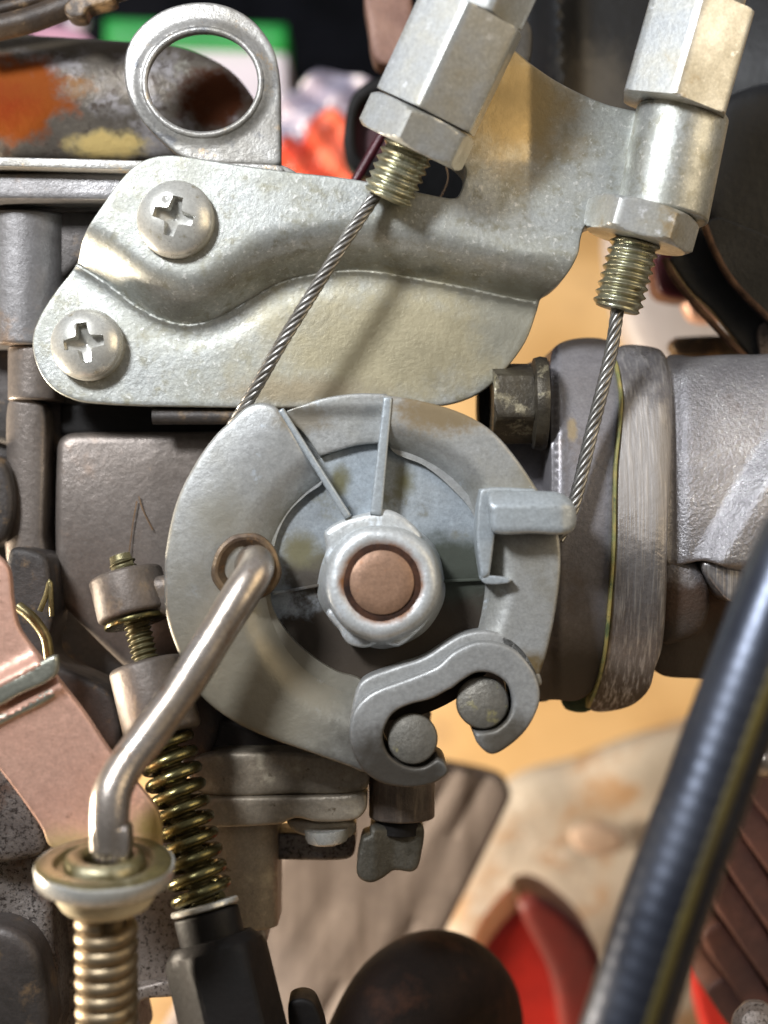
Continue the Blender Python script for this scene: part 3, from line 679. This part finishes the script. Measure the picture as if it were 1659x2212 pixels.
# FLOAT BOWL
fb = thing("float_bowl", "tan cast float bowl with a flanged lid under the carburettor body", "float bowl", P(450, 1900, .3))
relief("bowl_flange", [(400,1722,'c'),(560,1722),(740,1718),(788,1714),(792,1745),(775,1768),(740,1776),(680,1776),(640,1768),(600,1782),(440,1790),(400,1790,'c')], .15, bowlm, fb, thick=190, edge=8, grid=10)
relief("bowl_lip", [(620,1772),(700,1776),(765,1776),(768,1796),(750,1812),(700,1812),(640,1800)], .20, bowlm, fb, thick=140, edge=7, grid=10)
vcyl("bowl_side", 420, 596, 1780, 2015, .20, bowlm, fb, bulge=70, thick=200)
relief("bowl_wall", [(100,1830),(400,1830),(560,1990),(575,2040),(500,2100),(380,2120),(250,2135),(120,2128),(100,2080)], .26, speck, fb, thick=200, edge=18, grid=18)
relief("bowl_base", [(112,2120),(250,2140),(380,2118),(385,2150),(300,2168),(300,2260),(112,2260)], .22, speck, fb, thick=160, edge=8, grid=14)
relief("bowl_corner", [(594,1800,'c'),(640,1800),(762,1800),(764,1846),(740,1858),(596,1858,'c')], .28, speckd, fb, thick=120, edge=7, grid=12)
o = lathe("bowl_screw", P(705,1790,.20), P(707,1825,.20), [(0,.050),(.018,.050),(.028,.046),(.034,.034),(.036,.004)], zincs, None, 32); tag(o, "small round headed screw under the float bowl flange", "screw")
# left big casting bottom
lc = thing("crankcase_casting", "dark speckled engine casting filling the lower left corner", "engine casting", P(40, 2000, .4))
relief("casting_face", [(-60,1830),(60,1820),(120,1838),(112,1960),(115,2260),(-60,2260)], .12, speckd, lc, thick=400, edge=18, grid=16, hf=lambda x, y: 10*np.sin(x/40)*np.cos(y/55))
relief("casting_boss", [(-60,2010),(0,2000),(60,2030),(90,2090),(95,2260),(-60,2260)], .02, bodyd, lc, thick=150, edge=26, grid=16)
relief("casting_shelf", [(-60,1600),(40,1680),(100,1800),(90,1850),(-60,1850)], .04, speckd, lc, thick=250, edge=24, grid=16)

# DRAIN
dr = thing("drain_spigot", "brown grey drain spigot standing below the pulley hook", "drain", P(868, 1740, .2))
lathe("spigot_barrel", P(868,1655,.22), P(868,1765,.22), rprof(.118, .076, .006), mat("spigot_metal", "6d625a", "4a423c", .35, .5, 9, bump=.5, bscale=60, grain=((60, 60, 8), "837668", .6)), dr, 40)
lathe("spigot_neck", P(860,1760,.22), P(858,1800,.22), [(0,.052),(.04,.052)], blackp, dr, 24)
dw = thing("drain_screw", "weathered winged drain screw at the lower end of the spigot", "screw", P(845, 1840, .2))
def wing_h(x, y): return -14 * np.clip((x - 830) / 20., -1, 1) - 10 * np.clip((x - 835) / 80., 0, 1) ** 2 - 8 * np.clip((1795 - y) / 12., 0, 1)
drm = mat("green_grey_metal", "57534a", "403d34", .3, .5, 12, bump=.8, bscale=50, c3="3b382f", c3t=.6, c3s=30)
relief("wing", [(784,1808),(799,1801),(802,1784),(850,1787),(906,1783),(917,1800),(911,1850),(903,1880),(890,1889),(852,1885),(828,1897),(800,1905),(778,1897),(770,1878),(776,1835)], .17, drm, dw, hf=wing_h, thick=90, edge=9, grid=8)

# ================================================================== INTAKE MANIFOLD
def xlathe(name, prof, cy, d, m, par, rd=.75, n=96, noise=0, ang=40):
    """profile (px, radius px) about a horizontal axis at height cy, depth d; rd squashes in depth"""
    s = sc_at(d); zc = P(0, cy, d).z; V = []; F = []
    for x, r in prof:
        X = (x - 829.5) / 1000 * s
        for k in range(n):
            a = 2 * math.pi * k / n
            e = .80                                        # superellipse: flatter front
            ca, sa = math.cos(a), math.sin(a)
            V.append(Vector((X, d - math.copysign(abs(ca) ** e, ca) * r / 1000 * s * rd, zc + math.copysign(abs(sa) ** e, sa) * r / 1000 * s)))
    for i in range(len(prof) - 1):
        for k in range(n):
            a = i * n + k; b = i * n + (k + 1) % n; F.append((a, b, b + n, a + n))
    F.append(tuple(reversed(range(n)))); F.append(tuple((len(prof) - 1) * n + k for k in range(n)))
    return mk(name, V, F, m, par, ang)
def barrel(y, r0=408., k=300., p=2.0): return k * (np.sqrt(np.maximum(.0, 1 - np.minimum(1, np.abs((y - 1136) / r0)) ** p)) - 1)
gl = [(1325,778),(1334,820),(1339,865),(1334,930),(1327,1000),(1325,1050),(1323,1170),(1317,1265),(1305,1399),(1290,1470),(1267,1530)]
def f1_h(x, y): return barrel(y) - 16 * np.clip((1212 - x) / 14., 0, 1) ** 2 + 5 * np.exp(-((x - 1207) / 7.) ** 2)
relief("carburettor_flange", [(1188,790),(1196,752),(1230,734),(1290,730),(1322,742)] + gl[:-2] + [(1284,1484),(1250,1512),(1205,1512),(1160,1508),(1130,1480),(1160,1300),(1188,1150)], .10, flangem, cb, hf=f1_h, thick=520, edge=5, grid=11, ang=60, persp=True)
mn = thing("intake_manifold", "grey sand cast intake manifold with a polished flange edge, at the right", "intake manifold", P(1500, 1136, .45))
gr_ = [(x + 7, y) for x, y in gl]
relief("manifold_flange", [(1328,756),(1350,745),(1400,748),(1428,757),(1441,780),(1451,865),(1449,980),(1441,1170),(1439,1290),(1430,1400),(1416,1440),(1401,1490),(1363,1524),(1300,1538)] + gr_[::-1], .09, manifp, mn, hf=lambda x, y: barrel(y) - 26 * np.clip((x - 1415) / 36., 0, 1) ** 2, thick=530, edge=5, grid=9, ang=60, persp=True)
def run_h(x, y):
    h = barrel(y, 380., 210.)
    u = (x - 1500) * .80 - (1200 - y) * .36; ridge = (x - 1507) * .86 + (y - 1189) * .50
    h = h + 42 * np.clip(ridge / 55., 0, 1) * np.clip((y - 860) / 160., 0, 1) * np.clip((1240 - y) / 20., 0, 1)
    h = h - 24 * np.exp(-((x - 1452) / 18.) ** 2)
    return h
relief("runner", [(1440,775),(1500,770),(1620,766),(1760,780),(1760,1250),(1600,1235),(1524,1212),(1440,1212)], .13, manif, mn, hf=run_h, thick=450, edge=9, grid=11, ang=70, persp=True)
relief("runner_underside", [(1430,1200),(1530,1200),(1600,1225),(1760,1240),(1760,1520),(1520,1468),(1416,1445)], .22, manif, mn, hf=lambda x, y: barrel(y, 420., 220.) - 40 * np.clip((x - 1470) / 60., 0, 1) * np.clip((y - 1250) / 100., 0, 1), thick=350, edge=12, grid=13, ang=70, persp=True)
relief("polished_pad", [(1520,1216),(1600,1222),(1640,1240),(1590,1300),(1560,1285)], .13, manifp, mn, thick=120, edge=8, grid=10)
relief("core_rib", [(1440,1214),(1500,1212),(1520,1235),(1540,1290),(1530,1360),(1500,1385),(1440,1390)], .155, manif, mn, thick=120, edge=26, grid=10, ang=80, hf=lambda x, y: barrel(y, 380., 150.))
gk = thing("gasket", "thin yellow green gasket squeezed between the two flanges", "gasket", P(1325, 1136, .2))
relief("gasket_sheet", [(x + 1, y) for x, y in gl] + [(x + 7, y) for x, y in reversed(gl)], .082, gaskm, gk, hf=lambda x, y: barrel(y), thick=500, edge=1.5, grid=6, ang=60, persp=True)
relief("gasket_tongue", [(1195,1482),(1212,1512),(1222,1532),(1264,1539),(1290,1520),(1290,1480)], .33, mat("gasket_green", "5d6a48", "46523a", 0, .7, 20, bump=.5), gk, thick=14, edge=2, grid=14)
fo = thing("flange_bolt", "dull brown hex flange bolt lying sideways beside the manifold flange", "bolt", P(1110, 870, .2))
hexpart("bolt_head", P(1062,872,.20), P(1152,872,.20), .083, boltm, fo, rot=R(8), cr_=1.0)
lathe("bolt_flange", P(1146,872,.20), P(1184,872,.20), [(0,.088),(.006,.104),(.02,.108),(.034,.106),(.036,.09)], boltm, fo, 48)
o = relief("rubber_grommet", [(1035,850),(1045,800),(1075,790),(1090,830),(1085,960),(1060,960),(1040,930)], .3, blackp, None, thick=120, edge=14, grid=12); tag(o, "black rubber grommet behind the sideways flange bolt", "grommet")

# ================================================================== UPPER LEFT: RUSTY COVER AND EYELET
cv = thing("rusty_cover", "rust stained steel cover with a thin flange, upper left", "cover", P(250, 300, .5))
def cov_h(x, y): return 60 * np.sin(np.clip((y - 70) / 280., 0, 1) * math.pi) * np.clip((600 - x) / 260., 0, 1) ** .5
relief("cover_shell", [(-60,60),(0,68),(150,80),(270,90),(360,98),(430,118),(500,158),(545,210),(565,260),(560,345,'c'),(-60,345,'c')], .45, cover, cv, hf=cov_h, thick=300, edge=14, grid=14)
relief("cover_flange", [(-60,337,'c'),(200,343),(420,350),(600,356),(615,368),(600,374),(300,368),(0,360),(-60,360,'c')], .13, eyem, cv, thick=350, edge=4, grid=10)
ey = thing("lifting_eyelet", "steel eyelet tab with a rolled rim around its large hole, above the bracket", "eyelet", P(480, 350, .2))
hole = circ(438, 178, 124, 44, ry=112)
def eye_h(x, y):
    e = np.sqrt(((x - 438) / 124.) ** 2 + ((y - 178) / 112.) ** 2)
    return 14 * np.exp(-((e - 1.06) / .10) ** 2)
relief("tab", [(268,150),(275,100),(305,55),(360,18),(430,4),(495,14),(550,48),(590,105),(603,165),(606,250),(607,350,'c'),(600,357,'c'),(440,352,'c'),(390,335),(345,300),(300,250),(275,200)], .20, eyem, ey, hf=eye_h, holes=[hole], thick=30, edge=6, grid=8)
tube("rolled_rim", [P(438 + 126 * math.cos(a), 178 + 114 * math.sin(a), .19) for a in np.linspace(0, 2 * math.pi, 60)], .008, eyem, ey, 10)
relief("tab_foot", [(380,350),(600,354),(640,372),(640,384),(520,380),(400,362)], .21, eyem, ey, thick=100, edge=4, grid=10)
ca = thing("brown_harness", "brown wrapped cable with a clamp in the top left corner", "cable", P(60, 10, .3))
brn = mat("brown_wrap", "4a3b2c", "2c2118", .1, .5, 8, bump=.5, c4="8d7353", c4t=.62, c4s=10)
tube("harness", spline([P(-60,72,.3), P(60,45,.3), P(150,12,.3), P(300,-40,.3)], .02), .030, brn, ca, 16)
tube("second_strand", spline([P(-60,35,.33), P(60,5,.33), P(200,-40,.33)], .02), .018, brn, ca, 12)
relief("clamp", [(140,8),(175,-20),(240,-20),(245,0),(190,18),(180,35),(155,38),(140,28)], .25, brn, ca, thick=60, edge=6, grid=8)

# ================================================================== UPPER RIGHT: BLACK COVER, RUBBER FLAPS
bk = thing("black_engine_cover", "large dusty black cover behind the cable adjusters, upper right", "cover", P(1450, 200, .8))
def bk_h(x, y): return 110 * np.exp(-((x - 1195 - (y) * .02) / 38.) ** 2) + 80 * np.clip((x - 1500) / 200., 0, 1) + 30 * np.sin(y / 110.) * np.clip((x - 1400) / 200., 0, 1)
relief("cover_shell", [(1085,-60),(1130,-60),(1400,-60),(1720,-60),(1720,720),(1640,660),(1580,560),(1540,480),(1480,450),(1380,300),(1250,260),(1150,200),(1100,100)], .72, black, bk, hf=bk_h, thick=200, edge=24, grid=18)
relief("lower_shell", [(1560,215),(1720,190),(1720,760),(1650,700),(1590,600),(1530,500),(1500,400)], .5, black, bk, thick=150, edge=30, grid=18)
f1 = thing("rubber_flap", "nearer black rubber flap with a frayed brown edge, running down to the manifold", "flap", P(1550, 650, .3), "rubber flaps at the right edge")
relief("sheet", [(1445,560,'c'),(1470,540),(1530,480),(1600,600),(1720,740),(1720,860),(1665,815),(1600,745),(1540,672),(1490,625)], .42, flap, f1, thick=30, edge=5, grid=12)
tube("frayed_edge", spline([P(1436,558,.415), P(1450,590,.415), P(1490,645,.415), P(1540,700,.415), P(1600,762,.415), P(1680,835,.415)], .02), .0085, flape, f1, 8)
f2 = thing("rubber_flap", "farther black rubber flap with a brown edge above the other flap", "flap", P(1640, 620, .3), "rubber flaps at the right edge")
relief("sheet", [(1518,480,'c'),(1560,470),(1720,560),(1720,740),(1660,694),(1600,636),(1550,560)], .36, flap, f2, thick=30, edge=5, grid=12)
tube("frayed_edge", spline([P(1516,470,.355), P(1545,545,.355), P(1580,605,.355), P(1640,668,.355), P(1700,720,.355)], .02), .0085, flape, f2, 8)
o = relief("torn_foil", [(1645,700),(1720,690),(1720,800),(1660,800),(1640,750)], .40, speck, None, thick=14, edge=3, grid=14); tag(o, "scrap of grey foil beside the rubber flaps at the right edge", "foil")

# small things seen behind the adjusters
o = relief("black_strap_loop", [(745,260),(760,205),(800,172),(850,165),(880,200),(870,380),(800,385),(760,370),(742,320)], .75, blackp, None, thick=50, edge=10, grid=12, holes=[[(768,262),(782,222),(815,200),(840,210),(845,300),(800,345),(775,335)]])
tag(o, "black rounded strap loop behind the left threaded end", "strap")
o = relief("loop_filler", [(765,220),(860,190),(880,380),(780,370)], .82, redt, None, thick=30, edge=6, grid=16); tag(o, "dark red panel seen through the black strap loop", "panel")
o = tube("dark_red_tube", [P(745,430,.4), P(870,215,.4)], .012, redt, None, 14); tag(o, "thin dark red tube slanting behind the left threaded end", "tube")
o = relief("dark_pocket", [(860,300),(1010,290),(1020,470),(850,460)], .45, blackp, None, thick=300, edge=10, grid=20); o.data.materials[0] = mat("notch_dark", "0b0b0c", "070707", 0, .8, 8, bump=0, spec=.1); tag(o, "black block added for the darkness seen through the bracket notch", "block")  # solid black block paints the dark inside the notch
o = tube("loose_fibre", spline([P(962,352,.3), P(968,385,.3), P(955,420,.3), P(934,450,.3)], .01), .0012, hairm, None, 6); tag(o, "single fine brown fibre inside the dark bracket notch", "fibre")
o = relief("pink_block", [(792,-30),(880,-20),(892,15),(888,100),(860,138),(812,130),(796,60)], .6, pinkb, None, thick=90, edge=10, grid=12); tag(o, "worn brick pink block between the dark cabinet and the left adjuster", "block")
ol = mat("olive_lump", "5c564c", "46413a", .3, .5, 6)
o = relief("olive_lug", [(1080,70),(1120,30),(1150,60),(1140,150),(1105,175),(1075,160)], .35, ol, None, thick=80, edge=12, grid=12); tag(o, "olive grey lug behind the top of the left hex sleeve", "lug")
for px, lab in ((705, "left black tie end poking up behind the bracket edge"), (737, "right black tie end poking up behind the bracket edge")):
    o = tube("tie_end", [P(px-8,410,.3), P(px,392,.3), P(px+10,402,.3)], .008, blackp, None, 10); tag(o, lab, "tie end", "black tie ends behind the bracket")

# ================================================================== FOREGROUND SHEATHED CABLE
fc = thing("sheathed_cable", "thick glossy black cable with an olive stripe crossing the lower right corner", "cable", P(1500, 1700, -.6))
pth = spline([P(1790,1050,-.55), P(1698,1250,-.57), P(1622,1450,-.6), P(1530,1700,-.63), P(1432,1970,-.66), P(1348,2230,-.68), P(1300,2380,-.69)], .006)
def sheath_geo():
    P3, fr = frames(pth); V = []; F = []; n = 40; s = 0
    for i, (p, (t, u, v)) in enumerate(zip(P3, fr)):
        if i: s += (P3[i] - P3[i-1]).length
        for k in range(n):
            a = 2*math.pi*k/n; r = .0755 + .00028 * math.sin(2*math.pi*s/.031 + a)
            V.append(p + (u*math.cos(a) + v*math.sin(a)) * r)
    for i in range(len(P3)-1):
        for k in range(n):
            a = i*n+k; b = i*n+(k+1)%n; F.append((a,b,b+n,a+n))
    F.append(tuple(reversed(range(n)))); F.append(tuple((len(P3)-1)*n+k for k in range(n)))
    return V, F
V, F = sheath_geo(); mk("sheath", V, F, sheath, fc, 60)
P3, fr = frames(pth)
a_ = R(-14)
side = [p + (f[1]*math.cos(a_) + f[2]*math.sin(a_)) * .0595 for p, f in zip(P3, fr)]
V, F = tube_geo(side[::2], .019, 14); mk("stripe", V, F, olive, fc, 60)
sheath.node_tree.nodes['Principled BSDF'].inputs['Specular Tint'].default_value = (.72, .80, 1, 1)

# ================================================================== LOWER BACKGROUND
hs = tube("brown_hose", spline([P(760,2460,.40), P(822,2290,.40), P(878,2180,.45), P(945,2140,.55), P(1000,2180,.65), P(1008,2290,.75), P(1005,2460,.8)], .02), .150, hosem, None, 36)
tag(hs, "matte dark brown hose bent in an arch at the bottom edge", "hose")
fn = thing("cylinder_fins", "rusty brown cooling fins of the cylinder stacked at the lower right edge", "engine fins", P(1640, 2000, .6))
def fin(a, b, wd, d, thick):
    a = np.array(a, float); b = np.array(b, float); v = (b - a) / np.linalg.norm(b - a); n_ = np.array((-v[1], v[0]))
    o = [tuple(a - n_*wd/2), tuple(b - n_*wd/2), tuple(b + n_*wd/2), tuple(a + n_*wd/2)]
    relief("fin", [(*q, 'c') if i in (1, 2) else q for i, q in enumerate(o)], d, finm, fn, thick=thick, edge=8, grid=14)
for i, (a, b) in enumerate((((1600,1640),(1740,1830)), ((1572,1700),(1740,1950)), ((1555,1790),(1740,2080)), ((1545,1900),(1740,2200)), ((1540,2010),(1720,2290)), ((1548,2130),(1700,2330)))):
    fin(a, b, 50, .62 + .03 * i, 500)
relief("cylinder_wall", [(1640,1600),(1760,1600),(1760,2300),(1620,2300),(1600,1900)], .95, bodyd, fn, thick=200, edge=20, grid=24)
o = lathe("chrome_cap_nut", P(1652,1642,.35), P(1652,1642,.5), [(0,.003),(.004,.02),(.02,.036),(.04,.042),(.1,.042)], rodm, None, 32, squash=1); tag(o, "bright chrome cap nut at the right edge above the fins", "nut")
o = lathe("silver_cap_nut", P(1632,2212,.2), P(1632,2212,.4), [(0,.003),(.006,.03),(.03,.05),(.1,.055)], speck, None, 32, noise=.03); tag(o, "rough silver nut in the bottom right corner", "nut")
# red stand
rs = thing("red_stand", "bright red and dark ridged stand on the floor behind the hose", "stand", P(1150, 2200, 1.6))
relief("red_panel", [(980,2330),(1030,2090),(1075,2010),(1135,1962),(1210,2060),(1290,2330)], 1.6, redm, rs, thick=300, edge=24, grid=22)
relief("dark_panel", [(1120,1955),(1160,1938),(1225,1975),(1290,2050),(1380,2330),(1245,2330),(1190,2110)], 1.5, redb, rs, thick=300, edge=24, grid=22)
relief("red_foot", [(1480,2000),(1540,2010),(1640,2330),(1560,2330)], 1.5, redm, rs, thick=100, edge=14, grid=22)
wd = thing("wood_board", "weathered grey brown wooden board leaning behind the float bowl", "board", P(800, 2000, 1.8))
relief("board_face", [(760,1640,"c"),(960,1655,"c"),(1085,1684),(1104,1712),(1095,1745),(930,2080,"c"),(780,2420,"c"),(240,2420,"c"),(440,2080)], 1.5, woodm, wd, thick=140, edge=14, grid=26,
       hf=lambda x, y: -14 * np.exp(-(((x - 985) + (y - 1800) * .5) / 11.) ** 2) - 14 * np.exp(-(((x - 905) + (y - 1800) * .52) / 8.) ** 2) - 10 * np.exp(-(((x - 730) + (y - 1900) * .5) / 8.) ** 2))
st = relief("pale_cloth", [(1050,1760),(1130,1690),(1250,1655),(1400,1600),(1560,1560),(1760,1540),(1760,2330),(900,2330),(960,2020),(1010,1860)], 2.3, stonem, None, thick=200, edge=50, grid=22,
            hf=lambda x, y: 16 * np.sin(x / 70. + y / 130.) * np.sin(y / 60. - x / 200.) + 5 * np.sin(x / 31. + 2) * np.sin(y / 37.))
tag(st, "crumpled pale cloth with tan blotches lying behind the black cable", "cloth")
o = relief("pale_pebble", [(1235,1805),(1290,1785),(1345,1800),(1350,1835),(1300,1850),(1250,1840)], 2.15, mat("pebble", "c9b09c", "b8a08c", 0, .7), None, thick=80, edge=20, grid=12); tag(o, "small pinkish pebble shaped lump on the pale cloth", "pebble")

# surroundings
s_ = 8
wallo = box("wall", P(900, 900, 5.2) + Vector((0, .1, 0)), (14, .2, 9), wallm, b=0); tag(wallo, None, None, kind='structure')
flo = box("floor", Vector((0, 3.0, -3.25)), (16, 9, .2), floorm, b=0); tag(flo, None, None, kind='structure')
o = relief("dark_cabinet", [(-600,-400,'c'),(1800,-400,'c'),(1800,330,'c'),(900,330,'c'),(620,210),(-600,400,'c')], 3.6, darkm, None, thick=400, edge=10, grid=90, smooth=False); tag(o, "very dark navy cabinet far behind, along the top", "cabinet")
gb = thing("carton", "white carton with a bright green band seen through the eyelet", "box", P(450, 300, 2.2))
relief("carton_face", [(250,95,'c'),(618,95,'c'),(618,420,'c'),(250,420,'c')], 3.04, whitem, gb, thick=300, edge=8, grid=60, smooth=False)
relief("green_band", [(225,38,'c'),(618,52,'c'),(618,108,'c'),(225,96,'c')], 3.0, greenm, gb, thick=330, edge=8, grid=40, smooth=False)
ob = thing("orange_bottle", "blurred orange red bottle wrapped in clear film right of the eyelet", "bottle", P(690, 330, 1.9))
relief("bottle", [(600,310),(625,285),(650,300),(675,245),(720,232),(760,270),(770,420),(600,420)], 1.9, orangem, ob, thick=200, edge=24, grid=14, hf=lambda x, y: 30*np.sin(x/14.)*np.sin(y/17.))
relief("film", [(600,220),(640,190),(690,150),(760,160),(830,200),(830,420),(600,420)], 2.2, filmm, ob, thick=160, edge=24, grid=14, hf=lambda x, y: 40*np.sin(x/19.+1)*np.sin(y/15.))
o = relief("pink_sack", [(70,60),(140,55),(200,90),(200,180),(60,180)], 1.9, mat("pink", "b98ba0", "a87c92", 0, .6), None, thick=100, edge=14, grid=20); tag(o, "blurred pink sack under the brown harness, top left", "sack")
for px, py, rr, lab in ((165, 45, 34, "pale bulb shaped pot beside the pink sack, top left"), (690, 168, 20, "small pale disc shaped as a blurred glint high above the orange bottle"),):
    o = lathe("pale_pot_and_glint", P(px,py,2.3), P(px,py,2.5), [(0,.01),(.01,rr/1400),(.03,rr/800),(.1,rr/700)], filmm, None, 24); tag(o, lab, "pot")  # the second one models a blurred highlight as a pale disc
# between bracket and manifold
o = relief("pale_duct", [(1330,470),(1480,480),(1720,700),(1720,830),(1440,830),(1360,720),(1330,600)], 1.6, mat("duct_plastic", "a59c98", "968d89", 0, .5, 2, bump=.1, fine=.03), None, thick=200, edge=50, grid=22); tag(o, "pale grey rounded duct behind the right threaded end", "duct")
o = relief("dark_red_block", [(1418,540),(1500,540),(1500,640),(1440,640),(1420,620)], .9, redt, None, thick=120, edge=12, grid=16); tag(o, "dark red block between the right threaded end and the rubber flap", "block")
o = relief("rusty_bar", [(1450,745),(1462,728),(1640,730),(1700,768),(1470,770)], .75, rustb, None, thick=60, edge=12, grid=12); tag(o, "rusty reddish bar just above the intake manifold", "bar")
o = relief("copper_bolt_end", [(1480,640),(1560,650),(1570,690),(1500,690)], 1.1, pinkm, None, thick=60, edge=12, grid=14); tag(o, "copper coloured bar under the dark red block", "bar")

for pts_, lab in (([P(300,1072,.262), P(308,1100,.262), P(330,1145,.262)], "short dark fibre stuck on the flat brownish carburettor face"), ([P(296,1082,.262), P(286,1140,.262), P(274,1235,.262)], "long thin fibre on the carburettor face above the round screw lug")):
    o = tube("fibre", spline(pts_, .01), .0013, hairm, None, 6); tag(o, lab, "fibre")
